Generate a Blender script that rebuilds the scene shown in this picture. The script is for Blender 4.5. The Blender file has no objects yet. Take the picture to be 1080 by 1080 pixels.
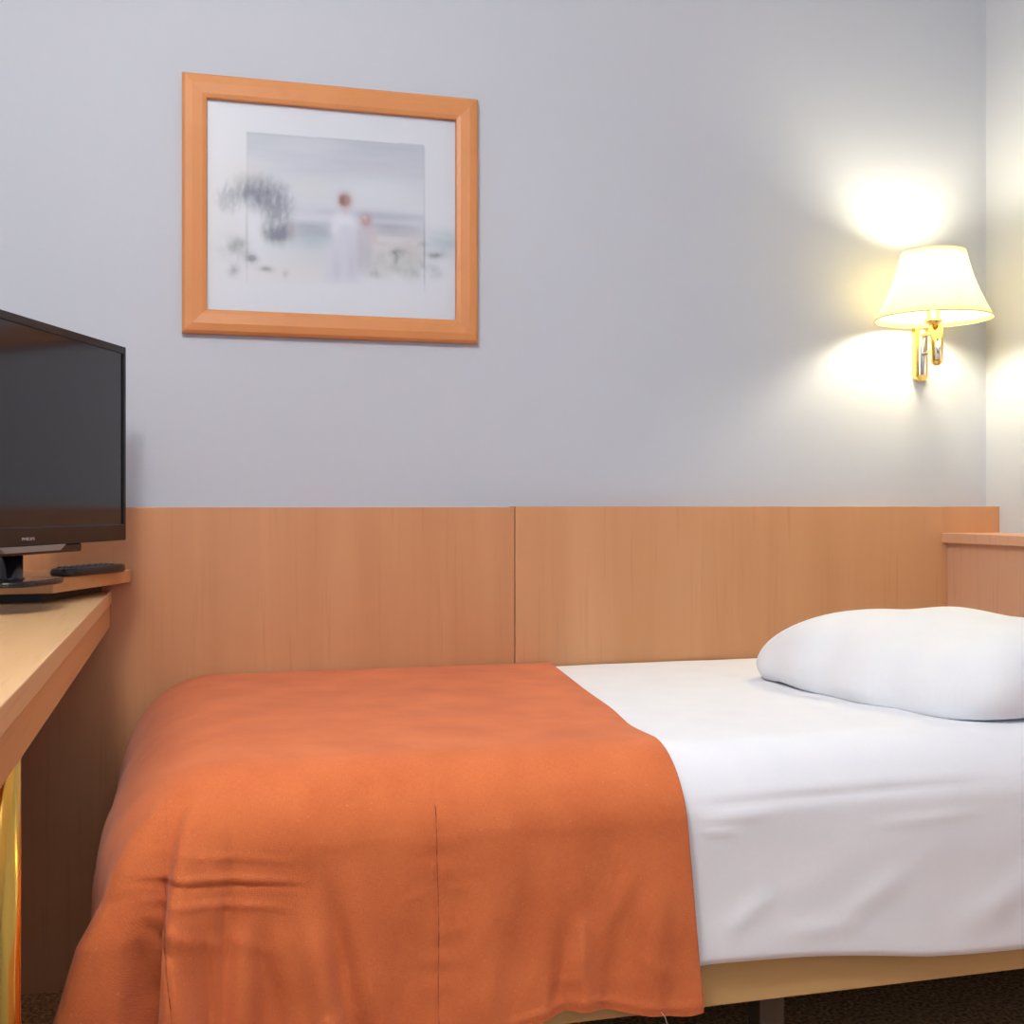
import bpy, bmesh, math, random
import numpy as np
from mathutils import Vector, Matrix

# ---------------------------------------------------------------- camera
C = bpy.context.scene.collection
EYE = 0.937
cam_d = bpy.data.cameras.new('camera')
cam_d.sensor_width = 36.0
cam_d.lens = 36.0 * 1243.0 / 1080.0
cam_d.shift_y = -5.0 / 1080.0
cam_d.clip_start = 0.02
cam = bpy.data.objects.new('camera', cam_d)
C.objects.link(cam)
cam.location = (0, 0, EYE)
cam.rotation_euler = (math.pi / 2, 0, -math.atan(339.0 / 1243.0))
bpy.context.scene.camera = cam

# ---------------------------------------------------------------- world, lights, exposure
world = bpy.data.worlds.new('world')
bpy.context.scene.world = world
world.use_nodes = True
world.node_tree.nodes['Background'].inputs[0].default_value = (0.75, 0.85, 1.0, 1)
world.node_tree.nodes['Background'].inputs[1].default_value = 0.6
vs = bpy.context.scene.view_settings
vs.view_transform = 'Standard'
vs.look = 'None'
vs.gamma = 1.0
vs.use_curve_mapping = False
vs.exposure = 0.0


def area_light(name, loc, target, sx, sy, power, color, spread=math.pi):
    d = bpy.data.lights.new(name, 'AREA')
    d.shape = 'RECTANGLE'
    d.size = sx
    d.size_y = sy
    d.energy = power
    d.color = color
    d.spread = spread
    o = bpy.data.objects.new(name, d)
    C.objects.link(o)
    o.location = loc
    o.rotation_euler = (Vector(target) - Vector(loc)).to_track_quat('-Z', 'Y').to_euler()
    return o


area_light('rear_fill', (0.10, -1.50, 1.60), (0.25, 2.4, 1.10), 1.35, 1.3, 11, (0.55, 0.75, 1.0))  # cool fill added behind the camera, placed so the desk shades its underside
area_light('ceiling_fill', (0.35, 0.75, 2.42), (0.35, 0.85, 0), 0.7, 0.7, 4, (0.78, 0.88, 1.0))
pd = bpy.data.lights.new('ceiling_lamp_light', 'POINT')
pd.energy = 64
pd.color = (1.0, 0.95, 0.89)
pd.shadow_soft_size = 0.14
pl = bpy.data.objects.new('ceiling_lamp_light', pd)
C.objects.link(pl)
pl.location = (-0.27, 0.62, 2.33)


# ---------------------------------------------------------------- materials
def mat(name, color, rough=0.5, metal=0.0, spec=0.5):
    m = bpy.data.materials.new(name)
    m.use_nodes = True
    b = m.node_tree.nodes['Principled BSDF']
    b.inputs['Base Color'].default_value = (*color, 1)
    b.inputs['Roughness'].default_value = rough
    b.inputs['Metallic'].default_value = metal
    b.inputs['Specular IOR Level'].default_value = spec
    return m


def nodes(m):
    nt = m.node_tree
    return nt, nt.nodes, nt.links, nt.nodes['Principled BSDF']


def wood(name, c1, c2, c3, scale, rough=0.42, seed=0.0, spec=0.35):
    """c1 base, c2 darker figure, c3 pore streaks; scale = stretch per axis"""
    m = mat(name, c1, rough, 0, spec)
    nt, N, L, b = nodes(m)
    tc = N.new('ShaderNodeTexCoord')
    mp = N.new('ShaderNodeMapping')
    mp.inputs['Scale'].default_value = scale
    mp.inputs['Location'].default_value = (seed, seed * 1.7, seed * .6)
    L.new(tc.outputs['Object'], mp.inputs[0])
    n1 = N.new('ShaderNodeTexNoise')
    n1.inputs['Scale'].default_value = 1.0
    n1.inputs['Detail'].default_value = 5
    n1.inputs['Distortion'].default_value = 0.6
    L.new(mp.outputs[0], n1.inputs[0])
    mp2 = N.new('ShaderNodeMapping')
    mp2.inputs['Scale'].default_value = tuple(s * (9 if s > 3 else 5) for s in scale)
    L.new(tc.outputs['Object'], mp2.inputs[0])
    n2 = N.new('ShaderNodeTexNoise')
    n2.inputs['Scale'].default_value = 1.0
    n2.inputs['Detail'].default_value = 3
    L.new(mp2.outputs[0], n2.inputs[0])
    r1 = N.new('ShaderNodeValToRGB')
    r1.color_ramp.elements[0].position = 0.32
    r1.color_ramp.elements[0].color = (*c2, 1)
    r1.color_ramp.elements[1].position = 0.68
    r1.color_ramp.elements[1].color = (*c1, 1)
    L.new(n1.outputs[0], r1.inputs[0])
    r2 = N.new('ShaderNodeValToRGB')
    r2.color_ramp.elements[0].position = 0.58
    r2.color_ramp.elements[0].color = (0, 0, 0, 1)
    r2.color_ramp.elements[1].position = 0.80
    r2.color_ramp.elements[1].color = (.6, .6, .6, 1)
    L.new(n2.outputs[0], r2.inputs[0])
    mx = N.new('ShaderNodeMixRGB')
    L.new(r2.outputs[0], mx.inputs[0])
    L.new(r1.outputs[0], mx.inputs[1])
    mx.inputs[2].default_value = (*c3, 1)
    L.new(mx.outputs[0], b.inputs['Base Color'])
    return m


GX = 7.0
M = {}
M['panel'] = wood('beech_panel', (0.585, 0.285, 0.138), (0.525, 0.243, 0.112), (0.42, 0.19, 0.08), (11, 11, 0.7), 0.42)
M['panel_right'] = wood('beech_panel_right', (0.60, 0.305, 0.148), (0.54, 0.262, 0.12), (0.43, 0.195, 0.085), (11, 11, 0.7), 0.42, 3.7)
M['head'] = wood('beech_headboard', (0.62, 0.35, 0.225), (0.57, 0.315, 0.20), (0.42, 0.2, 0.12), (9, 9, 0.7), 0.42, 8.1)
M['desk'] = wood('beech_desk', (0.72, 0.46, 0.24), (0.67, 0.41, 0.20), (0.55, 0.29, 0.12), (14, 0.9, 14), 0.36, 1.3, 0.5)
M['desk_edge'] = wood('beech_edge', (0.62, 0.32, 0.135), (0.56, 0.28, 0.11), (0.46, 0.2, 0.07), (14, 0.9, 14), 0.4, 2.3)
M['frame_wood'] = wood('picture_frame_wood', (0.62, 0.265, 0.10), (0.57, 0.23, 0.08), (0.5, 0.2, 0.07), (3, 3, 3), 0.4, 5.3)
M['bed_wood'] = wood('bed_rail_laminate', (0.62, 0.40, 0.17), (0.58, 0.37, 0.15), (0.52, 0.32, 0.13), (1.2, 10, 10), 0.5, 4.0)
M['brass'] = mat('polished_brass', (0.95, 0.66, 0.20), 0.16, 1.0)
M['chrome'] = mat('chrome_pin', (0.85, 0.85, 0.84), 0.15, 1.0)
M['brass_leg'] = mat('brass_tube', (0.80, 0.46, 0.09), 0.13, 1.0)
M['black_gloss'] = mat('black_gloss_plastic', (0.012, 0.011, 0.012), 0.18)
M['black_matte'] = mat('black_matte_plastic', (0.02, 0.019, 0.019), 0.5)
M['bezel'] = mat('tv_bezel', (0.013, 0.011, 0.011), 0.25, 0, 0.3)
M['screen'] = mat('tv_screen', (0.010, 0.011, 0.013), 0.12, 0, 0.5)
M['silver'] = mat('grey_lip', (0.20, 0.19, 0.19), 0.3)
M['logo'] = mat('logo_grey', (0.30, 0.28, 0.28), 0.4)
M['dark_metal'] = mat('dark_metal', (0.09, 0.075, 0.06), 0.45, 0.3)
M['rubber'] = mat('button_rubber', (0.10, 0.10, 0.11), 0.55)
M['ceiling'] = mat('ceiling_paint', (0.86, 0.85, 0.83), 0.9)
M['mattress'] = mat('mattress_ticking', (0.75, 0.74, 0.72), 0.9)
M['glass'] = mat('window_glass', (0.8, 0.85, 0.9), 0.05)
M['win_frame'] = mat('window_frame_white', (0.8, 0.8, 0.78), 0.5)


def wallpaper():
    m = mat('painted_wall', (0.49, 0.525, 0.595), 0.85, 0, 0.2)
    nt, N, L, b = nodes(m)
    tc = N.new('ShaderNodeTexCoord')
    mp = N.new('ShaderNodeMapping')
    mp.inputs['Scale'].default_value = (60, 60, 25)
    L.new(tc.outputs['Object'], mp.inputs[0])
    n = N.new('ShaderNodeTexNoise')
    n.inputs['Scale'].default_value = 1.0
    n.inputs['Detail'].default_value = 4
    L.new(mp.outputs[0], n.inputs[0])
    bp = N.new('ShaderNodeBump')
    bp.inputs['Strength'].default_value = 0.05
    bp.inputs['Distance'].default_value = 0.003
    L.new(n.outputs[0], bp.inputs['Height'])
    L.new(bp.outputs[0], b.inputs['Normal'])
    return m


M['wall'] = wallpaper()


def fabric(name, c1, c2, weave, bump, rough=0.95, sheen=0.0, nscale=14.0):
    m = mat(name, c1, rough, 0, 0.1)
    nt, N, L, b = nodes(m)
    b.inputs['Sheen Weight'].default_value = sheen
    b.inputs['Sheen Roughness'].default_value = 0.5
    tc = N.new('ShaderNodeTexCoord')
    n1 = N.new('ShaderNodeTexNoise')
    n1.inputs['Scale'].default_value = nscale
    n1.inputs['Detail'].default_value = 5
    L.new(tc.outputs['UV'], n1.inputs[0])
    # slubby threads along both directions
    outs = []
    for sc in ((weave, weave * 0.13, 1), (weave * 0.13, weave, 1)):
        mp = N.new('ShaderNodeMapping')
        mp.inputs['Scale'].default_value = sc
        L.new(tc.outputs['UV'], mp.inputs[0])
        n = N.new('ShaderNodeTexNoise')
        n.inputs['Scale'].default_value = 1.0
        n.inputs['Detail'].default_value = 2
        L.new(mp.outputs[0], n.inputs[0])
        outs.append(n)
    ad = N.new('ShaderNodeMath')
    ad.operation = 'ADD'
    L.new(outs[0].outputs[0], ad.inputs[0])
    L.new(outs[1].outputs[0], ad.inputs[1])
    mul = N.new('ShaderNodeMath')
    mul.operation = 'MULTIPLY_ADD'
    L.new(ad.outputs[0], mul.inputs[0])
    mul.inputs[1].default_value = 0.5
    mul.inputs[2].default_value = -0.35
    mm = N.new('ShaderNodeMath')
    mm.operation = 'ADD'
    L.new(mul.outputs[0], mm.inputs[0])
    L.new(n1.outputs[0], mm.inputs[1])
    r = N.new('ShaderNodeValToRGB')
    r.color_ramp.elements[0].position = 0.35
    r.color_ramp.elements[0].color = (*c2, 1)
    r.color_ramp.elements[1].position = 1.05 if False else 0.95
    r.color_ramp.elements[1].color = (*c1, 1)
    L.new(mm.outputs[0], r.inputs[0])
    fl = N.new('ShaderNodeTexNoise')
    fl.inputs['Scale'].default_value = 260
    fl.inputs['Detail'].default_value = 1
    L.new(tc.outputs['UV'], fl.inputs[0])
    fr = N.new('ShaderNodeMapRange')
    fr.inputs[1].default_value = 0.70
    fr.inputs[2].default_value = 0.78
    fr.inputs[4].default_value = 0.35
    L.new(fl.outputs[0], fr.inputs[0])
    fm = N.new('ShaderNodeMixRGB')
    L.new(fr.outputs[0], fm.inputs[0])
    L.new(r.outputs[0], fm.inputs[1])
    fm.inputs[2].default_value = (min(1, c1[0] * 1.15), min(1, c1[1] * 1.8), min(1, c1[2] * 2.2), 1)
    L.new(fm.outputs[0], b.inputs['Base Color'])
    bp = N.new('ShaderNodeBump')
    bp.inputs['Strength'].default_value = bump
    bp.inputs['Distance'].default_value = 0.0012
    L.new(ad.outputs[0], bp.inputs['Height'])
    L.new(bp.outputs[0], b.inputs['Normal'])
    return m


M['orange'] = fabric('orange_linen', (0.75, 0.208, 0.070), (0.58, 0.138, 0.046), 1100, 0.5, 0.9, 0.15, 9)


def add_seams(m):
    nt, N, L, b = nodes(m)
    src = b.inputs['Base Color'].links[0].from_socket
    facs = []
    for nm, wdt in (('seam_a', .0009), ('seam_b', .0009)):
        at_ = N.new('ShaderNodeAttribute')
        at_.attribute_name = nm
        ab = N.new('ShaderNodeMath'); ab.operation = 'ABSOLUTE'
        L.new(at_.outputs['Fac'], ab.inputs[0])
        mr = N.new('ShaderNodeMapRange')
        mr.inputs[1].default_value = wdt * .5
        mr.inputs[2].default_value = wdt * 1.6
        mr.inputs[3].default_value = 1
        mr.inputs[4].default_value = 0
        L.new(ab.outputs[0], mr.inputs[0])
        facs.append(mr)
    mxm = N.new('ShaderNodeMath'); mxm.operation = 'MAXIMUM'
    L.new(facs[0].outputs[0], mxm.inputs[0]); L.new(facs[1].outputs[0], mxm.inputs[1])
    tc = N.new('ShaderNodeTexCoord')
    nz = N.new('ShaderNodeTexNoise')
    nz.inputs['Scale'].default_value = 55
    L.new(tc.outputs['UV'], nz.inputs[0])
    rg = N.new('ShaderNodeMapRange')
    rg.inputs[1].default_value = .38; rg.inputs[2].default_value = .58
    rg.inputs[3].default_value = .25; rg.inputs[4].default_value = 1
    L.new(nz.outputs[0], rg.inputs[0])
    ml = N.new('ShaderNodeMath'); ml.operation = 'MULTIPLY'
    L.new(mxm.outputs[0], ml.inputs[0]); L.new(rg.outputs[0], ml.inputs[1])
    mx = N.new('ShaderNodeMixRGB')
    L.new(ml.outputs[0], mx.inputs[0]); L.new(src, mx.inputs[1])
    mx.inputs[2].default_value = (0.26, 0.055, 0.022, 1)
    L.new(mx.outputs[0], b.inputs['Base Color'])


add_seams(M['orange'])
M['sheet'] = fabric('white_cotton', (0.88, 0.90, 0.94), (0.84, 0.86, 0.91), 900, 0.10)
M['pillow'] = fabric('white_pillowcase', (0.86, 0.88, 0.91), (0.82, 0.84, 0.88), 700, 0.08)


def carpet():
    m = mat('brown_carpet', (0.24, 0.13, 0.06), 0.98, 0, 0.05)
    nt, N, L, b = nodes(m)
    tc = N.new('ShaderNodeTexCoord')
    n = N.new('ShaderNodeTexNoise')
    n.inputs['Scale'].default_value = 120
    n.inputs['Detail'].default_value = 4
    L.new(tc.outputs['Object'], n.inputs[0])
    r = N.new('ShaderNodeValToRGB')
    r.color_ramp.elements[0].position = 0.38
    r.color_ramp.elements[0].color = (0.30, 0.14, 0.06, 1)
    r.color_ramp.elements[1].position = 0.62
    r.color_ramp.elements[1].color = (0.66, 0.38, 0.18, 1)
    L.new(n.outputs[0], r.inputs[0])
    L.new(r.outputs[0], b.inputs['Base Color'])
    bp = N.new('ShaderNodeBump')
    bp.inputs['Strength'].default_value = 0.6
    bp.inputs['Distance'].default_value = 0.004
    L.new(n.outputs[0], bp.inputs['Height'])
    L.new(bp.outputs[0], b.inputs['Normal'])
    return m


M['carpet'] = carpet()


def shade_mat():
    m = bpy.data.materials.new('lamp_shade_fabric')
    m.use_nodes = True
    nt = m.node_tree
    N, L = nt.nodes, nt.links
    N.remove(N['Principled BSDF'])
    out = N['Material Output']
    d = N.new('ShaderNodeBsdfDiffuse')
    d.inputs[0].default_value = (0.92, 0.88, 0.66, 1)
    t = N.new('ShaderNodeBsdfTranslucent')
    t.inputs[0].default_value = (1.0, 0.93, 0.66, 1)
    mx = N.new('ShaderNodeMixShader')
    mx.inputs[0].default_value = 0.62
    L.new(d.outputs[0], mx.inputs[1])
    L.new(t.outputs[0], mx.inputs[2])
    L.new(mx.outputs[0], out.inputs[0])
    return m


M['shade'] = shade_mat()


def emit(name, color, strength):
    m = bpy.data.materials.new(name)
    m.use_nodes = True
    b = m.node_tree.nodes['Principled BSDF']
    b.inputs['Base Color'].default_value = (*color, 1)
    b.inputs['Emission Color'].default_value = (*color, 1)
    b.inputs['Emission Strength'].default_value = strength
    return m


M['bulb'] = emit('glowing_bulb', (1.0, 0.88, 0.60), 320)


# ---------------------------------------------------------------- mesh helpers
def link(name, bm, m, parent=None, smooth=False, bevel=0.0, seg=2):
    me = bpy.data.meshes.new(name)
    bmesh.ops.recalc_face_normals(bm, faces=bm.faces)
    bm.to_mesh(me)
    bm.free()
    for mm in (m if isinstance(m, (list, tuple)) else [m]):
        me.materials.append(mm)
    if smooth:
        for p in me.polygons:
            p.use_smooth = True
    o = bpy.data.objects.new(name, me)
    C.objects.link(o)
    if parent is not None:
        o.parent = parent
    if bevel > 0:
        md = o.modifiers.new('bevel', 'BEVEL')
        md.width = bevel
        md.segments = seg
        md.limit_method = 'ANGLE'
        md.angle_limit = math.radians(40)
    return o


def box(bm, x0, x1, y0, y1, z0, z1):
    v = [bm.verts.new(p) for p in ((x0, y0, z0), (x1, y0, z0), (x1, y1, z0), (x0, y1, z0),
                                   (x0, y0, z1), (x1, y0, z1), (x1, y1, z1), (x0, y1, z1))]
    for f in ((3, 2, 1, 0), (4, 5, 6, 7), (0, 1, 5, 4), (1, 2, 6, 5), (2, 3, 7, 6), (3, 0, 4, 7)):
        bm.faces.new([v[i] for i in f])
    return v


def prism(bm, pts, z0, z1):
    a = [bm.verts.new((x, y, z0)) for x, y in pts]
    b = [bm.verts.new((x, y, z1)) for x, y in pts]
    n = len(pts)
    bm.faces.new(a[::-1])
    bm.faces.new(b)
    for i in range(n):
        bm.faces.new((a[i], a[(i + 1) % n], b[(i + 1) % n], b[i]))


def lathe(bm, prof, cx=0, cy=0, seg=40, closed=True):
    rings = []
    for r, z in prof:
        rings.append([bm.verts.new((cx + r * math.cos(2 * math.pi * i / seg), cy + r * math.sin(2 * math.pi * i / seg), z))
                      for i in range(seg)])
    for a, b in zip(rings[:-1], rings[1:]):
        for i in range(seg):
            j = (i + 1) % seg
            bm.faces.new((a[i], a[j], b[j], b[i]))
    if closed:
        bm.faces.new(rings[0][::-1])
        bm.faces.new(rings[-1])


def tube(bm, pts, r, seg=14):
    pts = [Vector(p) for p in pts]
    rings = []
    for i, p in enumerate(pts):
        d = (pts[min(i + 1, len(pts) - 1)] - pts[max(i - 1, 0)]).normalized()
        up = Vector((0, 0, 1)) if abs(d.z) < 0.9 else Vector((1, 0, 0))
        a = d.cross(up).normalized()
        b = d.cross(a).normalized()
        rings.append([bm.verts.new(p + r * (math.cos(2 * math.pi * k / seg) * a + math.sin(2 * math.pi * k / seg) * b))
                      for k in range(seg)])
    for A, B in zip(rings[:-1], rings[1:]):
        for i in range(seg):
            j = (i + 1) % seg
            bm.faces.new((A[i], A[j], B[j], B[i]))
    bm.faces.new(rings[0][::-1])
    bm.faces.new(rings[-1])


def thing(name, label, cat, loc=(0, 0, 0), rotz=0.0, group=None):
    o = bpy.data.objects.new(name, None)
    o.empty_display_size = 0.05
    C.objects.link(o)
    o.location = loc
    o.rotation_euler = (0, 0, rotz)
    tag(o, label, cat, group)
    return o


def tag(o, label, cat, group=None):
    o['label'] = label
    o['category'] = cat
    if group:
        o['group'] = group


def struct(name, bm, m, label=None):
    o = link(name, bm, m)
    o['kind'] = 'structure'
    if label:
        o['label'] = label
    return o


# ---------------------------------------------------------------- room shell
XL, XR, YB, YF, ZC = -0.80, 1.88, 2.48, -1.60, 2.50
PF = 2.43                                   # face of the wood cladding on the back wall
bm = bmesh.new(); box(bm, XL - .1, XR + .1, YF - .1, YB + .1, -0.08, 0.0)
struct('floor', bm, M['carpet'])
bm = bmesh.new(); box(bm, XL - .1, XR + .1, YF - .1, YB + .1, ZC, ZC + 0.08)
struct('ceiling', bm, M['ceiling'])
bm = bmesh.new(); box(bm, XL - .1, XR + .1, YB, YB + .1, 0, ZC)
struct('wall_back', bm, M['wall'])
bm = bmesh.new(); box(bm, XL - .1, XL, YF, YB, 0, ZC)
struct('wall_left', bm, M['wall'])
bm = bmesh.new(); box(bm, XR, XR + .1, YF, YB, 0, ZC)
struct('wall_right', bm, M['wall'])
# wall behind the camera, with an unseen window added to go with the rear fill light
wx0, wx1, wz0, wz1 = -0.65, 0.85, 0.90, 2.20
bm = bmesh.new()
box(bm, XL - .1, wx0, YF - .1, YF, 0, ZC)
box(bm, wx1, XR + .1, YF - .1, YF, 0, ZC)
box(bm, wx0, wx1, YF - .1, YF, 0, wz0)
box(bm, wx0, wx1, YF - .1, YF, wz1, ZC)
struct('wall_front', bm, M['wall'])
bm = bmesh.new()
for a in ((wx0, wx0 + .06, wz0, wz1), (wx1 - .06, wx1, wz0, wz1), (wx0 + .06, wx1 - .06, wz0, wz0 + .06),
          (wx0 + .06, wx1 - .06, wz1 - .06, wz1), (0.07, 0.13, wz0 + .06, wz1 - .06)):
    box(bm, a[0], a[1], YF - .07, YF - .01, a[2], a[3])
w = struct('added_window_1', bm, M['win_frame'])

# ---------------------------------------------------------------- wood cladding behind the bed
def panel(name, x0, x1, z1, m, label):
    bm = bmesh.new(); box(bm, x0, x1, 0, YB - PF, 0, z1)
    o = link(name, bm, m, bevel=0.0012)
    o.location = (0, PF, 0)
    tag(o, label, 'wall panel', None)
    return o


panel('wood_wall_panel', XL, 0.6684, EYE + 0.0, M['panel'], 'beech wood panel on the back wall, left of the seam, running behind television and desk')
panel('wood_wall_panel', 0.6702, XR, EYE + 0.002, M['panel_right'], 'beech wood panel on the back wall, right of the seam, behind the white sheet and pillow')

# ---------------------------------------------------------------- headboard at the right
hb = thing('headboard', 'low beech headboard box with ledge along the right wall behind the pillow', 'headboard', (1.735, 1.2, 0))
bm = bmesh.new(); box(bm, 0.0, 0.143, -0.65, PF - 1.2, 0, 0.853)
link('front_panel', bm, M['head'], hb, bevel=0.001)
bm = bmesh.new(); box(bm, -0.016, 0.143, -0.65, PF - 1.2, 0.853, 0.876)
link('ledge', bm, M['head'], hb, bevel=0.0015)

# ---------------------------------------------------------------- bed
bed = thing('bed', 'single bed with pale laminate side rail on dark legs, under white sheet and orange cover', 'bed', (0, 0, 0))
BX0, BX1, BY0, BY1 = -0.085, 1.73, 1.535, 2.42
bm = bmesh.new(); box(bm, BX0, BX1, BY0, BY0 + .022, .230, .325)
link('side_rail', bm, M['bed_wood'], bed, bevel=0.002)
bm = bmesh.new(); box(bm, BX0, BX1, BY1 - .022, BY1, .230, .325)
link('side_rail', bm, M['bed_wood'], bed, bevel=0.002)
bm = bmesh.new(); box(bm, BX0, BX0 + .022, BY0 + .022, BY1 - .022, .230, .325)
link('end_rail', bm, M['bed_wood'], bed, bevel=0.002)
bm = bmesh.new(); box(bm, BX0 + .022, BX1, BY0 + .022, BY1 - .022, .27, .325)
link('bed_base', bm, M['black_matte'], bed)
for x in (0.04, 0.83, 1.60):
    for y in (1.60, 2.33):
        bm = bmesh.new(); box(bm, x - .02, x + .02, y - .02, y + .02, 0, .27)
        link('leg', bm, M['dark_metal'], bed, bevel=0.002)
bm = bmesh.new(); box(bm, 0.0, 1.72, 1.62, 2.40, .325, .575)
link('mattress', bm, M['mattress'], bed, bevel=0.04, seg=4)

ZT = 0.592                                   # top of the made bed


def fbm(x, y, seed, f0, octv=4):
    """cheap smooth pseudo noise from sines"""
    rs = np.random.RandomState(seed)
    out = np.zeros_like(x)
    amp = 1.0
    f = f0
    for o_ in range(octv):
        for k in range(4):
            th = rs.uniform(0, 2 * math.pi)
            ph = rs.uniform(0, 2 * math.pi)
            ff = f * rs.uniform(0.7, 1.4)
            out += amp * 0.3 * np.sin(ff * (x * math.cos(th) + y * math.sin(th)) + ph + 1.3 * np.sin(ff * .5 * (y * math.cos(th) - x * math.sin(th)) + ph * 2))
        amp *= 0.5
        f *= 2.0
    return out


def stroke(x, z, s):
    x0, z0, x1, z1, w, a = s
    dx, dz = x1 - x0, z1 - z0
    L2 = dx * dx + dz * dz
    t = np.clip(((x - x0) * dx + (z - z0) * dz) / L2, 0, 1)
    d2 = (x - x0 - t * dx) ** 2 + (z - z0 - t * dz) ** 2
    taper = np.clip(4.5 * t * (1 - t), 0, 1)
    return a * np.exp(-d2 / (2 * w * w * .6)) * taper


def drape(name, X0, X1, hangL, hangF, xe, ye, Rf, Ry, step, ztop, mats, disp, edge=None, foot=True,
          flare_f=0.0, flare_y=0.0, yback=2.422, thick=0.003, parent=None, attrs=None, crown=0.0, fold=None):
    """cloth lying on the bed: flat to x=xe (foot side) and y=ye (front side), then rounding over and hanging.
    X0..X1 measured along the cloth"""
    a = np.arange(X0, X1 + 1e-6, step)
    q_end = hangF
    yy = np.concatenate([np.arange(-(yback - ye), q_end, step), [q_end]])
    A, Q = np.meshgrid(a, yy, indexing='ij')
    P = (xe - A) if foot else np.full_like(A, -1.0)
    if edge is not None:                     # shear the right end of the cloth into the edge curve
        A2 = A + edge(Q) * np.clip((A - (X1 - 0.35)) / 0.35, 0, 1)
    else:
        A2 = A
    P = (xe - A2) if foot else P
    pp = np.maximum(P, 0)
    qq = np.maximum(Q, 0)
    r = np.hypot(pp, qq)
    phi = np.arctan2(qq, np.maximum(pp, 1e-9))
    phi = np.where(pp <= 0, math.pi / 2, phi)
    phi = np.where((pp <= 0) & (qq <= 0), 0, phi)
    w = phi / (math.pi / 2)
    R = Rf * (1 - w) + Ry * w
    fl = flare_f * (1 - w) + flare_y * w
    ang = np.minimum(r / R, math.pi / 2)
    straight = np.maximum(r - R * math.pi / 2, 0)
    out = R * np.sin(ang) + fl * straight
    down = R * (1 - np.cos(ang)) + straight * np.sqrt(1 - fl * fl)
    if fold is not None:
        out = out + fold(phi, straight + R * 0.4 * np.maximum(ang - .6, 0)) * ((pp > 0) & (qq > 0))
    x = np.where(pp > 0, xe - np.cos(phi) * out, A2)
    y = np.where(qq > 0, ye - np.sin(phi) * out, ye - Q)
    x = np.where(pp <= 0, A2, x)
    z = ztop - down
    z = z + crown * np.exp(-((Q + 0.22) / 0.2) ** 2)
    dx, dy, dz = disp(x, y, z, A2, Q, ang)
    x, y, z = x + dx, y + dy, z + dz
    na, nq = A.shape
    verts = np.stack([x, y, z], -1).reshape(-1, 3)
    me = bpy.data.meshes.new(name)
    i, j = np.meshgrid(np.arange(na - 1), np.arange(nq - 1), indexing='ij')
    i = i.ravel(); j = j.ravel()
    faces = np.stack([i * nq + j, i * nq + j + 1, (i + 1) * nq + j + 1, (i + 1) * nq + j], -1)
    faces = faces[:, ::-1]
    me.from_pydata(verts.tolist(), [], faces.tolist())
    uvl = me.uv_layers.new(name='UVMap')
    uvs = np.stack([A2, Q], -1).reshape(-1, 2)[faces.ravel()]
    uvl.data.foreach_set('uv', uvs.ravel())
    for mm in mats:
        me.materials.append(mm)
    me.polygons.foreach_set('use_smooth', [True] * len(faces))
    if attrs is not None:
        for k, vals in attrs(A2.ravel(), Q.ravel(), x.ravel(), y.ravel(), z.ravel()).items():
            at_ = me.attributes.new(k, 'FLOAT', 'POINT')
            at_.data.foreach_set('value', vals.astype(np.float32))
    me.update()
    o = bpy.data.objects.new(name, me)
    C.objects.link(o)
    if parent:
        o.parent = parent
    sd = o.modifiers.new('thickness', 'SOLIDIFY')
    sd.thickness = thick
    sd.offset = -1
    return o


# --- white sheet
SHEET_STROKES = [(0.66, 0.531, 1.20, 0.537, 0.010, 0.004), (1.20, 0.537, 1.72, 0.534, 0.010, 0.004),
                 (0.66, 0.520, 1.20, 0.526, 0.006, -0.005), (1.20, 0.526, 1.72, 0.523, 0.006, -0.005),
                 (0.68, 0.500, 0.80, 0.503, 0.006, 0.003), (0.68, 0.485, 0.75, 0.480, 0.006, 0.003),
                 (0.90, 0.35, 1.02, 0.41, 0.016, 0.004), (0.72, 0.34, 0.80, 0.39, 0.014, 0.004),
                 (1.10, 0.33, 1.30, 0.42, 0.02, 0.005), (0.80, 0.33, 0.95, 0.345, 0.012, 0.003),
                 (0.95, 0.475, 1.15, 0.482, 0.008, 0.0022), (1.25, 0.47, 1.45, 0.45, 0.01, 0.002)]


def sheet_disp(x, y, z, A, Q, ang):
    hang = np.clip(ang / 1.5, 0, 1) ** 3
    d = np.zeros_like(x)
    for s in SHEET_STROKES:
        d += 0.8 * stroke(x, z, s) * hang
    d += 0.0022 * fbm(x * 1.0, z * 2.0, 5, 8.0, 3) * hang
    dz = 0.0016 * fbm(x, y, 8, 9.0, 4) * (1 - hang) + hang * np.clip((0.45 - z) / .15, 0, 1) * 0.006 * np.sin(x * 9)
    dz = dz - 0.024 * np.clip((x - 0.7) / 0.35, 0, 1) * np.clip((0.45 - z) / .15, 0, 1)
    # pressed flat where the heavier cover lies over it
    d -= 0.012 * hang * np.clip((0.63 - x) / .05, 0, 1)
    return np.zeros_like(x), -d, dz


sheet = drape('bed_sheet', -0.02, 1.728, 0, 0.345, 0.03, 1.615, 0.10, 0.095, 0.006, ZT, [M['sheet']], sheet_disp,
              foot=True, flare_y=0.012, thick=0.004)
tag(sheet, 'white cotton sheet tucked smooth over the mattress, bare to the right of the orange cover', 'sheet')

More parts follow.
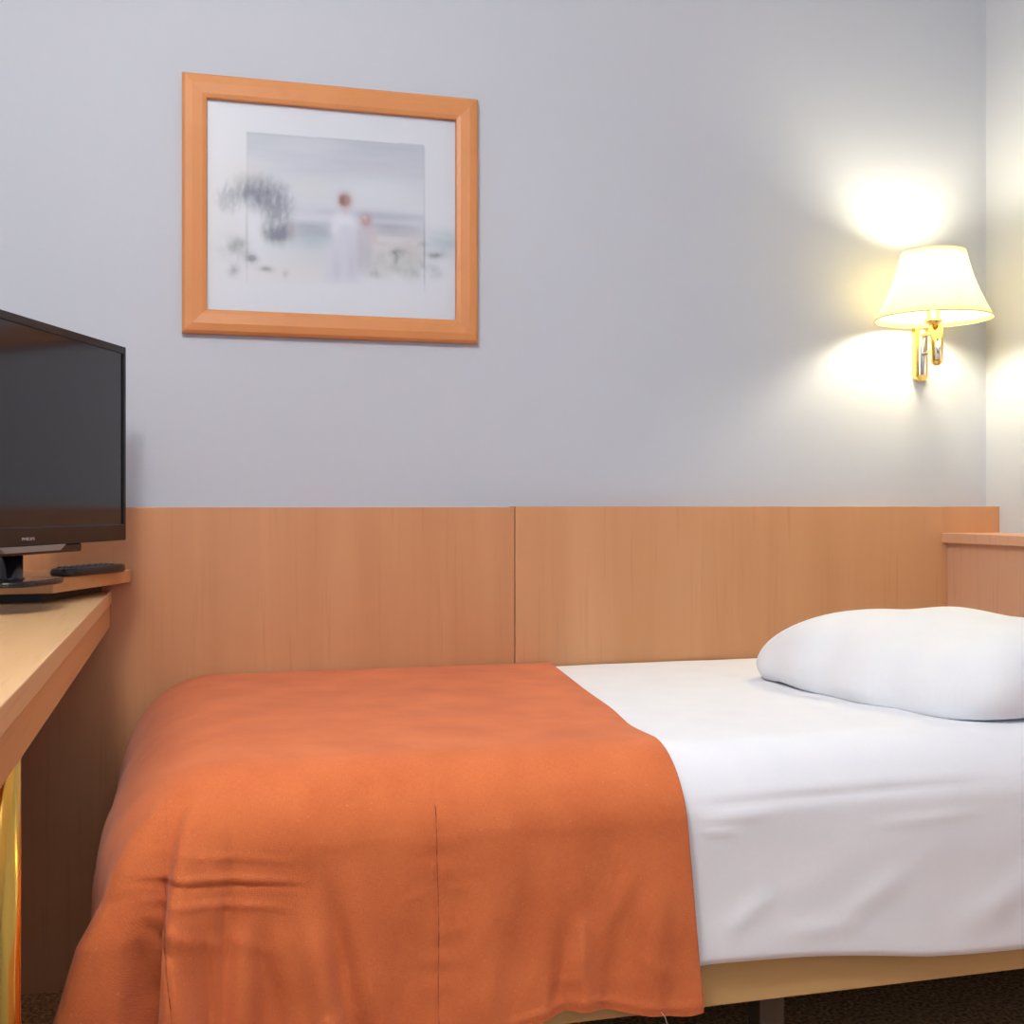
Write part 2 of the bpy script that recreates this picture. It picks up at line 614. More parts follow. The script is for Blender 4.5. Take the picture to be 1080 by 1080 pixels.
# --- orange bed cover
STROKES = [(-0.079,0.522,0.137,0.490,0.004,0.0018), (-0.079,0.494,0.149,0.464,0.0035,0.0026), (-0.081,0.487,0.149,0.457,0.003,-0.0022),
 (-0.079,0.467,0.125,0.433,0.0045,0.0026), (-0.057,0.498,0.149,0.453,0.006,0.001), (0.320,0.438,0.358,0.445,0.005,0.0012),
 (0.320,0.383,0.348,0.392,0.004,0.001), (0.301,0.440,0.258,0.425,0.005,0.0012), (-0.062,0.440,-0.010,0.390,0.005,-0.003),
 (-0.055,0.452,0.010,0.402,0.006,0.003), (-0.01,0.425,0.05,0.385,0.006,0.002), (0.035,0.41,0.11,0.375,0.008,0.002),
 (0.592,0.465,0.535,0.345,0.012,0.003), (0.455,0.285,0.52,0.272,0.008,-0.0012), (0.46,0.295,0.50,0.283,0.008,0.0012),
 (0.15,0.29,0.21,0.285,0.010,0.003), (0.56,0.34,0.65,0.29,0.008,0.0015)]
# folds that start softly below the mattress edge and deepen to the hem: x, z at top, x at hem, width, depth
FOLDS = [(0.032,0.545,0.045,0.012,-0.006), (0.060,0.53,0.075,0.016,0.004), (0.120,0.50,0.175,0.018,0.007), (0.150,0.51,0.208,0.015,-0.010),
 (0.185,0.50,0.238,0.018,0.005), (0.088,0.44,0.092,0.016,-0.012), (0.062,0.42,0.050,0.014,0.006), (-0.060,0.46,-0.052,0.016,-0.016),
 (-0.035,0.44,0.000,0.012,0.008), (0.275,0.52,0.258,0.026,-0.004), (0.360,0.50,0.385,0.022,0.004), (0.435,0.50,0.415,0.026,-0.006),
 (0.470,0.41,0.485,0.013,-0.007), (0.500,0.42,0.512,0.014,0.006), (0.565,0.44,0.545,0.018,-0.004), (0.615,0.50,0.610,0.02,0.004)]
HEM_Z = 0.255


def folds(x, z):
    d = np.zeros_like(x)
    for xt, zt_, xh, w_, a_ in FOLDS:
        t = (zt_ - z) / (zt_ - HEM_Z)
        tc_ = np.clip(t, 0, 1.1)
        cx = xt + (xh - xt) * t + 0.004 * np.sin(t * 5 + xt * 40)
        ww = w_ * (0.75 + 0.5 * tc_)
        d += 1.9 * a_ * np.exp(-((x - cx) / ww) ** 2) * np.sin(np.clip(tc_ * 1.25, 0, 1) * math.pi / 2) ** 2
    return d


SEAM1 = 0.309


def seam1(q):
    return SEAM1 + 0.0008 * np.sin(q * 30) + 0.010 * np.clip(q - .1, 0, 1)


def seam2(z):
    return -0.030 + 0.0012 * np.sin(z * 60) + 0.055 * np.clip(.47 - z, 0, 1)


def cover_disp(x, y, z, A, Q, ang):
    hang = np.clip((ang - 0.5) / 1.0, 0, 1) ** 2 * (Q > 0)
    d = np.zeros_like(x)
    for s in STROKES:
        d += stroke(x, z, s)
    front = np.clip((1.56 - y) / .03, 0, 1)
    d = (d + folds(x, z)) * hang * front
    d = np.where(d < 0, -0.013 * np.tanh(-d / 0.013), d) + 0.003 * hang * front
    low = np.clip((0.50 - z) / 0.2, 0, 1)
    d += hang * 0.0035 * fbm(x * 1.6, z * 0.8, 21, 14.0, 4) * (0.4 + low)
    # stitched seams pull the cloth in
    g1 = np.exp(-((A - seam1(Q)) / 0.0035) ** 2)
    g2 = np.exp(-((x - seam2(z)) / 0.0035) ** 2) * front * (z < .485)
    d += -0.0025 * g1 * np.clip((Q - .05) / .08, 0, 1) - 0.003 * g2
    pk = np.exp(-((A - seam1(Q)) / 0.02) ** 2) * np.sin(Q * 130 + 2 * np.sin(Q * 40))
    d += 0.0008 * pk * hang
    side = np.clip((ang - .5), 0, 1) * (Q <= 0)
    dx = -0.004 * side * fbm(y * 2, z, 4, 9.0, 3)
    dz = 0.0004 * fbm(x, y, 31, 12.0, 4) * (1 - hang) * (Q <= 0)
    dz = dz - 0.0002 * np.exp(-((A - SEAM1) / 0.004) ** 2) * (1 - hang)
    # hem rises and falls
    hem = np.clip((Q - 0.25) / 0.15, 0, 1)
    dz = dz + hem * (0.018 * np.exp(-((x - 0.50) / 0.07) ** 2) - 0.006 * np.exp(-((x - 0.66) / 0.03) ** 2) - 0.008 * np.exp(-((x - 0.3) / 0.12) ** 2))
    # hem roll
    e = Q - (COVER_HANG - 0.012)
    d += 0.0018 * np.exp(-(e / 0.006) ** 2)
    return dx, -d, dz


def cover_edge(Q):
    # right edge of the cover: x against cloth distance
    qs = np.array([-0.83, -0.45, -0.23, -0.08, 0.03, 0.12, 0.22, 0.41])
    xs = np.array([0.748, 0.698, 0.674, 0.648, 0.652, 0.658, 0.667, 0.683])
    return np.interp(Q, qs, xs) - COVER_X1


def smooth_edge(Q):
    k = [cover_edge(Q + dq) for dq in (-.03, -.02, -.01, 0, .01, .02, .03)]
    return sum(k) / len(k)


def corner_fold(phi, s):
    env = np.sin(2 * phi) ** 2
    ss = np.clip(s, 0, .5)
    g = lambda c, w_: np.exp(-((phi - c) / w_) ** 2)
    return (0.045 * env * np.clip(s / .10, 0, 1) + env * ss * (0.04 + 0.34 * g(.62, .15) - 0.48 * g(.93, .10)
            + 0.20 * g(1.12, .09) - 0.25 * g(1.30, .08) - 0.10 * g(.36, .10)))


COVER_HANG = 0.412
COVER_X1 = 0.70


def cover_attr(a, q, x, y, z):
    s1 = np.abs(a - seam1(q)) + 0.02 * np.clip((0.115 - q) / .01, 0, 1)
    s2 = np.abs(x - seam2(z)) + 0.02 * np.clip((z - .475) / .004, 0, 1) + 0.02 * np.clip((y - 1.55) / .004, 0, 1)
    # signed distances keep the line crisp between grid points
    return {'seam_a': np.where(s1 < .015, a - seam1(q), np.where(a < seam1(q), -.02, .02)), 'seam_b': np.where(s2 < .015, x - seam2(z), np.where(x < seam2(z), -.02, .02))}


cover = drape('bed_cover', -0.44, COVER_X1, 0, COVER_HANG, 0.050, 1.605, 0.170, 0.098, 0.0032, ZT + 0.009,
              [M['orange']], cover_disp, edge=smooth_edge, flare_f=0.05, flare_y=0.02,
              thick=0.003, attrs=cover_attr, fold=corner_fold)
tag(cover, 'orange linen bed cover draped over the foot of the bed, hanging down the front', 'bedspread')
bm = bmesh.new()
tube(bm, [(0.612, 1.492, 0.262), (0.616, 1.490, 0.252), (0.622, 1.490, 0.244), (0.626, 1.490, 0.232)], 0.0005, 6)
link('loose_thread', bm, mat('pale_thread', (0.8, 0.7, 0.6), 0.9), cover, smooth=True)


# --- pillow
def pillow():
    root_loc = (1.372, 1.912, 0.0)
    nu, nv = 120, 150
    hx, hy = 0.262, 0.303
    vals = []
    U, V = np.meshgrid(np.linspace(-1, 1, nu), np.linspace(-1, 1, nv), indexing='ij')
    # rounded outline with slightly drawn-out corners
    sx = hx * (1 - 0.05 * (1 - U ** 2) * 0 - 0.035 * np.abs(V) ** 6 * 0 - 0.04 * (1 - V ** 2) * -0.4)
    X = hx * U * (1 - 0.10 * V ** 8) + 0.008 * U * np.cos(V * 2.4) + 0.004 * np.abs(U) * np.sin(V * 11)
    Y = hy * V * (1 - 0.07 * U ** 8) + 0.006 * V * np.cos(U * 2.4)
    e = np.clip(1 - np.abs(U) ** 3.0, 0, 1) ** 0.45 * np.clip(1 - np.abs(V) ** 4.0, 0, 1) ** 0.45
    top = 0.113 * e + 0.0010 * fbm(X, Y, 3, 11.0, 4) * e ** 0.5
    bot = -0.030 * np.clip(e * 3, 0, 1)
    rim = 0.032 + 0.006 * fbm(X, Y, 11, 16.0, 2)
    zt = rim + top
    zb = np.maximum(rim + bot, 0.001)
    edge = (np.abs(U) > .999) | (np.abs(V) > .999)
    bm = bmesh.new()
    gt = [[bm.verts.new((X[i, j], Y[i, j], zt[i, j])) for j in range(nv)] for i in range(nu)]
    gb = [[gt[i][j] if edge[i, j] else bm.verts.new((X[i, j], Y[i, j], zb[i, j])) for j in range(nv)] for i in range(nu)]
    uvl = bm.loops.layers.uv.new('UVMap')
    for i in range(nu - 1):
        for j in range(nv - 1):
            for g in (gt, gb):
                f = bm.faces.new((g[i][j], g[i + 1][j], g[i + 1][j + 1], g[i][j + 1]))
                for l in f.loops:
                    l[uvl].uv = (l.vert.co.x, l.vert.co.y)
    o = link('pillow', bm, M['pillow'], smooth=True)
    o.location = (root_loc[0], root_loc[1], ZT + 0.003)
    o.rotation_euler = (0, math.radians(0), math.radians(12))
    tag(o, 'plump white pillow lying at the head of the bed against the headboard', 'pillow')
    return o


pillow()

# ---------------------------------------------------------------- desk
DZ = 0.775
desk = thing('desk', 'beech desk with brass tube leg along the left wall, television platform on it', 'desk', (XL, 0.75, 0))
dx = -0.149 - XL
dl = PF - 0.75
bm = bmesh.new(); box(bm, 0.002, dx, -0.30, dl, DZ - .026, DZ)
link('desktop', bm, M['desk'], desk, bevel=0.0015)
bm = bmesh.new(); box(bm, dx - .026, dx - .003, -0.29, dl, DZ - .071, DZ - .026)
link('apron', bm, M['desk_edge'], desk)
for (x, y) in ((-0.193 - XL, 1.30 - 0.75), (0.06, 1.30 - 0.75), (0.06, -0.2)):
    bm = bmesh.new(); lathe(bm, [(.025, 0.012), (.025, DZ - .071)], x, y, 32)
    lg = link('leg', bm, M['brass_leg'], desk, smooth=False)
    for p in lg.data.polygons:
        p.use_smooth = len(p.vertices) == 4
    bm = bmesh.new(); lathe(bm, [(.030, 0), (.030, .012)], x, y, 24)
    link('foot_cap', bm, M['black_matte'], lg)

# ---------------------------------------------------------------- television platform
pz = 0.7925
plat = thing('television_platform', 'low beech platform with cut corners raised on the far end of the desk', 'platform', (-0.30, 2.2, DZ))
out = [(-0.1115, 2.425), (-0.1125, 2.385), (-0.222, 2.108), (-0.300, 2.100), (-0.56, 2.15), (-0.70, 2.25), (-0.70, 2.425)]
bm = bmesh.new(); prism(bm, [(x + .30, y - 2.2) for x, y in out], pz - DZ, 0.8165 - DZ)
link('top', bm, M['desk_edge'], plat, bevel=0.0015)
base = [(-0.165, 2.40), (-0.245, 2.155), (-0.300, 2.145), (-0.54, 2.19), (-0.65, 2.28), (-0.65, 2.40)]
bm = bmesh.new(); prism(bm, [(x + .30, y - 2.2) for x, y in base], 0.0, pz - DZ)
link('riser', bm, M['black_matte'], plat)

# ---------------------------------------------------------------- television
TW, TZ0, TZ1 = 0.66, 0.877, 1.229
d = Vector((-0.373, -0.928, 0)).normalized()
rt = Vector((-0.1137, 2.262, 0))
ctr = rt + d * (TW / 2)
rz = math.atan2(-d.y, -d.x)                 # local +x runs towards the far edge
tv = thing('television', 'black flat-screen television standing on the beech platform by the left wall', 'television', (ctr.x, ctr.y, 0.8165), rz)
# local: x along the screen, -y is the front
hw = TW / 2
z0, z1 = TZ0 - .8165, TZ1 - .8165
sb, st, ss = 0.030, 0.013, 0.009
# bezel as a frame: four mitred bars raised round the screen
bm = bmesh.new()
o4 = [(-hw, z0), (hw, z0), (hw, z1), (-hw, z1)]
i4 = [(-hw + ss, z0 + sb), (hw - ss, z0 + sb), (hw - ss, z1 - st), (-hw + ss, z1 - st)]
yf, yi, yb = 0.0, 0.006, 0.030
vo = [bm.verts.new((x, yf, z)) for x, z in o4]
vi = [bm.verts.new((x, yf, z)) for x, z in i4]
vr = [bm.verts.new((x, yi, z)) for x, z in i4]
vb = [bm.verts.new((x, yb, z)) for x, z in o4]
for k in range(4):
    n = (k + 1) % 4
    bm.faces.new((vo[k], vo[n], vi[n], vi[k]))
    bm.faces.new((vi[k], vi[n], vr[n], vr[k]))
    bm.faces.new((vo[n], vo[k], vb[k], vb[n]))
bm.faces.new(vb)
link('bezel', bm, M['bezel'], tv, bevel=0.0015)
bm = bmesh.new(); box(bm, -hw + ss, hw - ss, 0.003, 0.008, z0 + sb, z1 - st)
link('screen', bm, M['screen'], tv)
bm = bmesh.new()
v = box(bm, -hw * .72, hw * .72, 0.030, 0.060, z0 + .03, z1 - .05)
link('back_housing', bm, M['black_matte'], tv, bevel=0.01, seg=3)
# lip below the bezel with cut ends
bm = bmesh.new()
pts = [(-0.10, z0), (0.10, z0), (0.082, z0 - .009), (-0.082, z0 - .009)]
a = [bm.verts.new((x, -0.004, z)) for x, z in pts]
b = [bm.verts.new((x, 0.012, z)) for x, z in pts]
bm.faces.new(a); bm.faces.new(b[::-1])
for k in range(4):
    bm.faces.new((a[k], a[(k + 1) % 4], b[(k + 1) % 4], b[k]))
link('control_lip', bm, M['silver'], tv)
bm = bmesh.new()
box(bm, -0.17, 0.17, 0.004, 0.045, z0 - .014, z0)
link('speaker_bar', bm, M['black_gloss'], tv, bevel=0.003)
bm = bmesh.new(); lathe(bm, [(.022, 0.008), (.018, .012), (.018, z0 - .012)], 0, 0.035, 32)
link('stand_neck', bm, M['black_gloss'], tv, smooth=True)
bm = bmesh.new()
n = 48
ring = [(0.085 * math.copysign(abs(math.cos(2 * math.pi * k / n)) ** .7, math.cos(2 * math.pi * k / n)),
         0.035 + 0.065 * math.copysign(abs(math.sin(2 * math.pi * k / n)) ** .7, math.sin(2 * math.pi * k / n))) for k in range(n)]
prism(bm, ring, 0.0, 0.009)
link('stand_base', bm, M['black_gloss'], tv, bevel=0.003)
# maker's name on the lower bezel
tcu = bpy.data.curves.new('logo_text', 'FONT')
tcu.body = 'PHILIPS'
tcu.size = 0.0105
tcu.align_x = 'CENTER'
tcu.extrude = 0.0002
tcu.offset = 0.0002
tmp = bpy.data.objects.new('logo_tmp', tcu)
C.objects.link(tmp)
bpy.context.view_layer.update()
me = bpy.data.meshes.new_from_object(tmp.evaluated_get(bpy.context.evaluated_depsgraph_get()))
me.name = 'logo'
bpy.data.objects.remove(tmp)
me.materials.clear()
me.materials.append(M['logo'])
lo = bpy.data.objects.new('logo', me)
C.objects.link(lo)
lo.parent = tv
lo.scale = (1.15, 0.62, 1)
lo.location = (-0.012, -0.0005, z0 + .009)
lo.rotation_euler = (math.pi / 2, 0, 0)

# ---------------------------------------------------------------- remote control lying on the platform
rc = thing('remote_control', 'black remote control lying on the platform beside the television stand', 'remote control',
           (-0.176, 2.250, 0.8165), math.radians(61))
bm = bmesh.new()
n = 40
ringp = []
for k in range(n):
    a_ = 2 * math.pi * k / n
    ringp.append((0.098 * math.copysign(abs(math.cos(a_)) ** .45, math.cos(a_)), 0.024 * math.copysign(abs(math.sin(a_)) ** .6, math.sin(a_))))
levels = [(0.90, 0.0), (1.0, 0.004), (1.0, 0.009), (0.93, 0.0135), (0.80, 0.0150)]
rings = [[bm.verts.new((x * (1 - (1 - s) * .25), y * s, z)) for x, y in ringp] for s, z in levels]
for A_, B_ in zip(rings[:-1], rings[1:]):
    for k in range(n):
        bm.faces.new((A_[k], A_[(k + 1) % n], B_[(k + 1) % n], B_[k]))
bm.faces.new(rings[0][::-1]); bm.faces.new(rings[-1])
link('case', bm, M['black_gloss'], rc, smooth=False, bevel=0.0008)
for i in range(8):
    for j in range(3):
        bm = bmesh.new()
        lathe(bm, [(.0042, 0.0146), (.0042, .0165), (.003, .0172)], -0.072 + i * 0.018, (j - 1) * 0.0115, 12)
        link('button', bm, M['rubber'], rc)

# ---------------------------------------------------------------- picture
PX0, PX1, PZ0, PZ1 = -0.017, 0.597, 1.289, 1.815
pcx, pcz = (PX0 + PX1) / 2, (PZ0 + PZ1) / 2
pic = thing('framed_picture', 'framed watercolour print of two figures hanging on the wall above the bed', 'picture', (pcx, YB, pcz))
phw, phh = (PX1 - PX0) / 2, (PZ1 - PZ0) / 2
fw = 0.049
prof = [(0.0, 0.0), (0.0, -0.014), (0.006, -0.020), (0.020, -0.023), (0.040, -0.0205), (fw - .002, -0.018), (fw, -0.0165), (fw, -0.004)]
bm = bmesh.new()
rings = []
for dd, yy in prof:
    rings.append([bm.verts.new((sx_ * (phw - dd), yy, sz_ * (phh - dd))) for sx_, sz_ in ((-1, -1), (1, -1), (1, 1), (-1, 1))])
for A_, B_ in zip(rings[:-1], rings[1:]):
    for k in range(4):
        bm.faces.new((A_[k], A_[(k + 1) % 4], B_[(k + 1) % 4], B_[k]))
for k in range(4):
    bm.faces.new((rings[-1][k], rings[-1][(k + 1) % 4], rings[0][(k + 1) % 4], rings[0][k]))
link('frame', bm, M['frame_wood'], pic, bevel=0.001)


def artwork(nx=300, ny=260):
    U, V = np.meshgrid(np.linspace(0, 1, nx), np.linspace(0, 1, ny), indexing='ij')
    col = np.ones((nx, ny, 3)) * np.array([0.72, 0.75, 0.80])
    aspect = 1.20
    N1 = fbm(U * aspect, V, 1, 9, 4)
    N2 = fbm(U * aspect, V, 2, 48, 4)
    N3 = fbm(U * aspect * 2.2, V, 3, 70, 4)     # vertical brush marks
    NH = fbm(U * 0.4, V * 2, 6, 22, 4)           # horizontal washes

    def mix(c, a_):
        nonlocal col
        a_ = np.clip(a_, 0, 1)[..., None]
        col = col * (1 - a_) + np.array(c) * a_

    def blob(u, v, ru, rv, soft=1.0, p=2):
        return np.exp(-((np.abs((U - u) / ru)) ** p + (np.abs((V - v) / rv)) ** p) * soft)

    inr = ((U > 0.161) & (U < 0.862) & (V > 0.150 - 0.012 * (U - .16)) & (V < 0.86)).astype(float)
    # faint cream in the lower left of the paper
    mix((0.78, 0.77, 0.72), 0.35 * blob(0.05, 0.7, 0.2, 0.4))
    # sky wash
    sky = inr * np.clip(1 - np.abs(V - .15) / 0.42, 0, 1)
    mix((0.45, 0.50, 0.57), sky * (0.68 + 0.14 * NH))
    mix((0.52, 0.51, 0.60), inr * 0.35 * blob(0.65, 0.27, 0.25, 0.07) * (1 + .4 * NH))
    mix((0.70, 0.74, 0.79), inr * 0.65 * blob(0.68, 0.385, 0.2, 0.06) * (1 + .3 * N1))
    mix((0.70, 0.69, 0.60), 0.45 * blob(0.16, 0.35, 0.08, 0.06))
    mix((0.70, 0.70, 0.64), 0.40 * blob(0.42, 0.39, 0.07, 0.05))
    # distant land
    mix((0.42, 0.45, 0.55), inr * 0.55 * blob(0.60, 0.50, 0.45, 0.028) * (1 + .5 * NH))
    mix((0.37, 0.41, 0.49), 0.75 * blob(0.43, 0.585, 0.12, 0.045, p=3) * (1 + .3 * NH))
    mix((0.40, 0.42, 0.50), inr * 0.72 * blob(0.76, 0.565, 0.15, 0.035, p=3) * (1 + .3 * NH))
    mix((0.38, 0.49, 0.52), inr * 0.55 * blob(0.40, 0.645, 0.16, 0.05) * (1 + .4 * N1))
    mix((0.36, 0.49, 0.54), 0.65 * blob(0.935, 0.59, 0.085, 0.05, p=3) * (1 + .5 * NH))
    mix((0.50, 0.56, 0.60), 0.45 * blob(0.93, 0.66, 0.08, 0.04) * (1 + .5 * N2))
    mix((0.58, 0.52, 0.45), inr * 0.55 * blob(0.76, 0.65, 0.13, 0.06) * (1 + .4 * N1))
    mix((0.45, 0.48, 0.42), inr * 0.50 * blob(0.76, 0.73, 0.16, 0.06) * (1 + .6 * N2))
    mix((0.56, 0.58, 0.62), inr * 0.40 * blob(0.45, 0.73, 0.20, 0.07))
    # tree at left, broken brushwork
    mix((0.16, 0.18, 0.24), np.clip(blob(0.205, 0.425, 0.105, 0.075, 1.0) * (1.15 + .24 * N3 + .20 * N2 + .20 * N1) - 0.16, 0, .85))
    mix((0.22, 0.24, 0.29), np.clip(blob(0.275, 0.50, 0.07, 0.09, 1.1) * (1.0 + .28 * N3 + .15 * N2) - 0.18, 0, .7))
    mix((0.17, 0.19, 0.23), np.clip(blob(0.275, 0.605, 0.065, 0.07, 1.1) * (1.05 + .3 * N2 + .2 * N3) - 0.2, 0, .8))
    mix((0.20, 0.21, 0.27), .6 * blob(0.20, 0.425, 0.07, 0.035) * (1 + .3 * N2) + .45 * blob(0.285, 0.62, 0.045, 0.03))
    mix((0.34, 0.38, 0.42), np.clip(blob(0.09, 0.47, 0.05, 0.07, 1.1) * (1.0 + .5 * N3) - 0.25, 0, .5))
    mix((0.47, 0.36, 0.35), 0.5 * blob(0.335, 0.60, 0.012, 0.04))
    mix((0.78, 0.80, 0.84), 0.7 * blob(0.195, 0.66, 0.03, 0.09) * (1 + .3 * N2))
    # flecks lower left, lower right
    for (u, v, ru, rv, s) in ((0.127, .694, .05, .05, .45), (.178, .74, .022, .018, .8), (.232, .786, .028, .014, .7), (.11, .80, .02, .03, .5),
                              (.75, .675, .035, .02, .75), (.832, .622, .028, .012, .8), (.745, .71, .012, .02, .6), (.90, .675, .03, .015, .5),
                              (.90, .75, .03, .03, .3), (.84, .76, .03, .03, .35), (.66, .78, .02, .02, .4), (.31, .80, .012, .02, .4)):
        mix((0.24, 0.27, 0.28), np.clip(s * blob(u, v, ru, rv) * (1.1 + .9 * N2), 0, .85))
    mix((0.72, 0.71, 0.62), 0.35 * blob(0.36, 0.80, 0.16, 0.06))
    # border lines of the painted rectangle
    for (ub, s) in ((0.161, .38), (0.862, .62)):
        ln = np.exp(-((U - ub) / 0.0035) ** 2) * ((V > .15) & (V < .86))
        mix((0.33, 0.35, 0.38), ln * s * (0.45 + 0.9 * np.exp(-((V - .66) / .12) ** 2)))
    ln = np.exp(-((V - 0.150) / 0.004) ** 2) * ((U > .16) & (U < .862))
    mix((0.45, 0.48, 0.52), ln * .35)
    # woman: head, bodice, long skirt
    dress = np.clip(blob(0.54, 0.545, 0.045, 0.06, p=3), 0, 1)
    mix((0.74, 0.77, 0.83), dress * .95)
    skw = 0.035 + 0.045 * np.clip((V - .56) / .25, 0, 1)
    sk = np.exp(-(np.abs((U - 0.545 + .018 * (V - .56) / .25) / skw)) ** 4) * np.clip((V - .54) / .03, 0, 1) * np.clip((.85 - V) / .03, 0, 1)
    mix((0.64, 0.66, 0.75), sk * .92 * (1 + .10 * N3))
    mix((0.52, 0.52, 0.62), sk * .5 * blob(0.57, 0.74, 0.018, 0.1) + sk * .4 * blob(0.51, 0.77, 0.018, 0.07))
    mix((0.78, 0.80, 0.86), blob(0.502, 0.575, 0.018, 0.045) * .6)
    mix((0.40, 0.22, 0.20), np.clip(1.6 * blob(0.541, 0.437, 0.024, 0.033, p=2), 0, 1) * .9)
    mix((0.27, 0.11, 0.12), np.clip(blob(0.532, 0.437, 0.012, 0.022, p=3), 0, 1) * .7)
    mix((0.62, 0.55, 0.55), blob(0.545, 0.488, 0.010, 0.015) * .6)
    # child
    mix((0.50, 0.50, 0.57), np.clip(blob(0.618, 0.665, 0.034, 0.11, p=4), 0, 1) * .72)
    mix((0.60, 0.56, 0.60), blob(0.635, 0.60, 0.025, 0.05) * .7)
    mix((0.50, 0.30, 0.29), np.clip(1.5 * blob(0.626, 0.527, 0.021, 0.029, p=2), 0, 1) * .78)
    mix((0.72, 0.62, 0.62), blob(0.621, 0.513, 0.008, 0.010) * .6)
    mix((0.62, 0.54, 0.52), blob(0.66, 0.60, 0.012, 0.03) * .6 + blob(0.69, 0.63, 0.03, 0.012) * .5)
    # ground fades into the paper
    mix((0.73, 0.755, 0.80), np.clip((V - 0.79 + .02 * N1) / 0.10, 0, 1) * .9)
    return np.clip(col * np.array([0.78, 0.81, 0.86]), 0, 1)


nx, ny = 300, 260
ar = artwork(nx, ny)
aw, ah = phw - fw + .006, phh - fw + .006
# openings: the visible print is inset by the rebate, so scale coordinates slightly inside
verts, faces = [], []
for i in range(nx):
    for j in range(ny):
        verts.append((-aw + 2 * aw * i / (nx - 1), -0.006, ah - 2 * ah * j / (ny - 1)))
for i in range(nx - 1):
    for j in range(ny - 1):
        k = i * ny + j
        faces.append((k, k + 1, k + ny + 1, k + ny))
me = bpy.data.meshes.new('print')
me.from_pydata(verts, [], faces)
ca = me.color_attributes.new('paint', 'FLOAT_COLOR', 'POINT')
cc = np.concatenate([ar.reshape(-1, 3), np.ones((nx * ny, 1))], 1).astype(np.float32)
ca.data.foreach_set('color', cc.ravel())
pm = mat('watercolour_print', (0.8, 0.8, 0.8), 0.35, 0, 0.35)
nt, N, L, b = nodes(pm)
at = N.new('ShaderNodeVertexColor')
at.layer_name = 'paint'
L.new(at.outputs[0], b.inputs['Base Color'])
me.materials.append(pm)
po = bpy.data.objects.new('print', me)
C.objects.link(po)
po.parent = pic
bm = bmesh.new(); box(bm, -aw, aw, -0.005, -0.001, -ah, ah)
link('backing_board', bm, M['mattress'], pic)

# ---------------------------------------------------------------- wall lamp
lamp = thing('wall_lamp', 'lit brass swing-arm wall lamp with pale yellow fabric shade near the corner', 'lamp', (1.689, YB, 1.31))
L0 = Vector((1.689, YB, 1.31))


def LP(x, y, z):
    return (x - L0.x, y - L0.y, z - L0.z)


def stadium(bm, cx, z0, z1, r, y0, y1, n=14):
    pts = []
    for k in range(n + 1):
        a_ = math.pi * k / n
        pts.append((cx + r * math.cos(a_), z1 - r + r * math.sin(a_)))
    for k in range(n + 1):
        a_ = math.pi + math.pi * k / n
        pts.append((cx + r * math.cos(a_), z0 + r + r * math.sin(a_)))
    A_ = [bm.verts.new((x, y0, z)) for x, z in pts]
    B_ = [bm.verts.new((x, y1, z)) for x, z in pts]
    bm.faces.new(A_); bm.faces.new(B_[::-1])
    m_ = len(pts)
    for k in range(m_):
        bm.faces.new((A_[k], A_[(k + 1) % m_], B_[(k + 1) % m_], B_[k]))


bm = bmesh.new(); stadium(bm, 0, 1.238 - L0.z, 1.385 - L0.z, 0.0175, 0.0, -0.018)
link('wall_plate', bm, M['brass'], lamp, bevel=0.004, seg=3)
bm = bmesh.new(); lathe(bm, [(.0085, 1.252 - L0.z), (.0085, 1.358 - L0.z)], -0.006, -0.027, 24)
hb_ = link('hinge_barrel', bm, M['chrome'], lamp, bevel=0.001)
for p in hb_.data.polygons:
    p.use_smooth = len(p.vertices) == 4
ex, ey = 1.650 - L0.x, 2.350 - YB
bm = bmesh.new(); tube(bm, [(-0.006, -0.027, 1.345 - L0.z), (ex, ey, 1.345 - L0.z)], 0.006)
tube(bm, [(-0.006, -0.027, 1.300 - L0.z), (ex, ey, 1.300 - L0.z)], 0.004)
link('swing_arm', bm, M['brass'], lamp, smooth=True)
bm = bmesh.new(); lathe(bm, [(.006, 1.262 - L0.z), (.0125, 1.268 - L0.z), (.0145, 1.276 - L0.z), (.0145, 1.352 - L0.z), (.010, 1.358 - L0.z)], ex, ey, 28)
link('elbow_housing', bm, M['brass'], lamp, smooth=True)
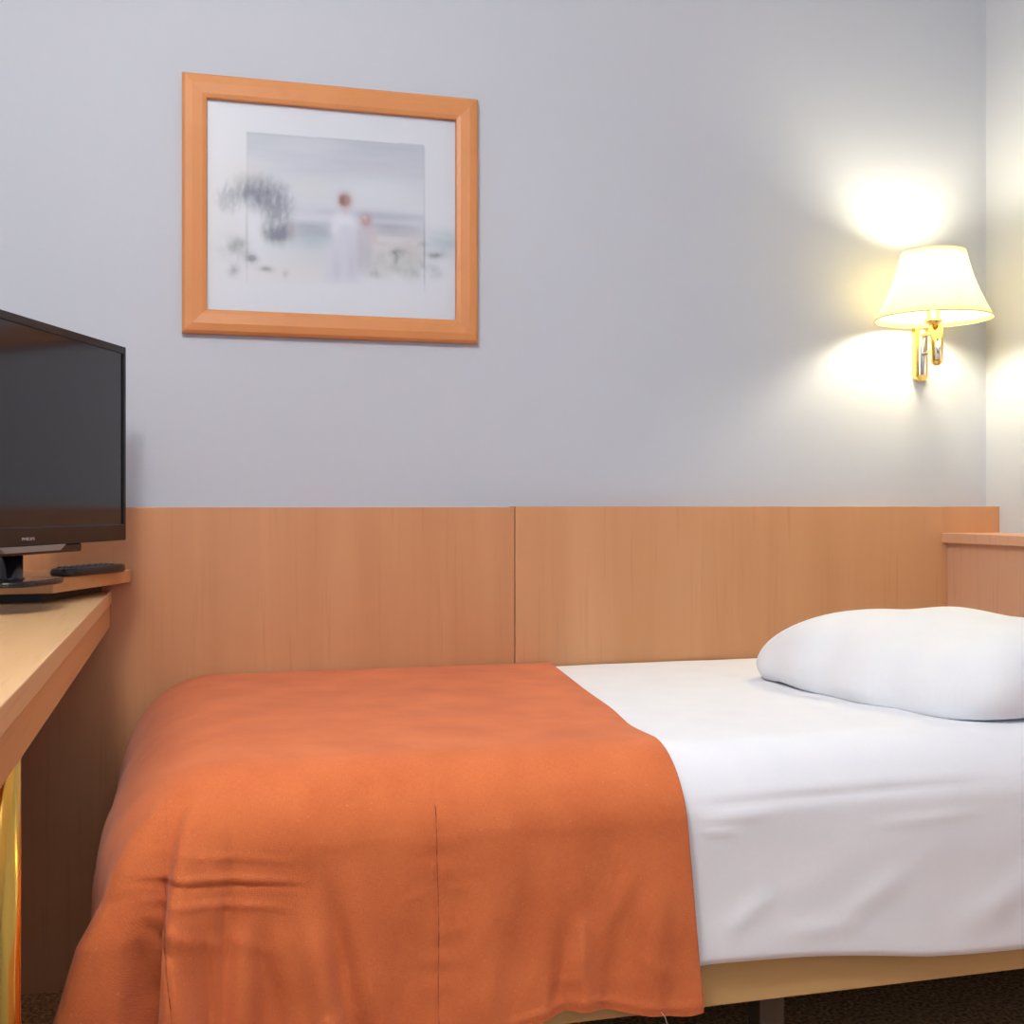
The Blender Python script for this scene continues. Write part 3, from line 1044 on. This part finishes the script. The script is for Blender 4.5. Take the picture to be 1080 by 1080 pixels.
bm = bmesh.new(); lathe(bm, [(.0065, 1.274 - L0.z), (.0065, 1.322 - L0.z)], ex - .004, ey - .011, 20)
link('elbow_pin', bm, M['chrome'], lamp, smooth=True)
sx_, sy_ = 1.634 - L0.x, 2.340 - YB
bm = bmesh.new(); lathe(bm, [(.012, 1.352 - L0.z), (.019, 1.358 - L0.z), (.020, 1.364 - L0.z), (.015, 1.366 - L0.z), (.015, 1.405 - L0.z)], sx_, sy_, 28)
link('socket', bm, M['brass'], lamp, smooth=True)
bm = bmesh.new()
lathe(bm, [(.010, 1.402 - L0.z), (.014, 1.415 - L0.z), (.026, 1.440 - L0.z), (.029, 1.458 - L0.z), (.022, 1.477 - L0.z), (.008, 1.486 - L0.z)], sx_, sy_, 24)
bulb = link('bulb', bm, M['bulb'], lamp, smooth=True)
rb, rt_, zb, zt = 0.129, 0.070, 1.366 - L0.z, 1.519 - L0.z
bm = bmesh.new()
sp = []
for k in range(9):
    t = k / 8
    r = rb + (rt_ - rb) * t - 0.007 * math.sin(math.pi * t)
    sp.append((r, zb + (zt - zb) * t))
inner = [(r - .0015, z) for r, z in reversed(sp)]
lathe(bm, sp + inner + [sp[0]], sx_, sy_, 64, closed=False)
shade = link('lamp_shade', bm, M['shade'], lamp, smooth=True)
trim_m = mat('shade_trim_tape', (0.62, 0.58, 0.38), 0.8)
for (rr, zz) in ((rb, zb), (rt_, zt)):
    n = 64
    bm = bmesh.new()
    pts = [(sx_ + rr * math.cos(2 * math.pi * k / n), sy_ + rr * math.sin(2 * math.pi * k / n), zz) for k in range(n + 1)]
    tube(bm, pts, 0.0013, 6)
    link('shade_trim', bm, trim_m, shade, smooth=True)
bm = bmesh.new()
for k in range(3):
    a_ = 2 * math.pi * k / 3 + .4
    tube(bm, [(sx_ + .014 * math.cos(a_), sy_ + .014 * math.sin(a_), 1.402 - L0.z), (sx_ + .117 * math.cos(a_), sy_ + .117 * math.sin(a_), 1.395 - L0.z)], 0.0012, 6)
link('shade_spider', bm, M['brass'], shade)
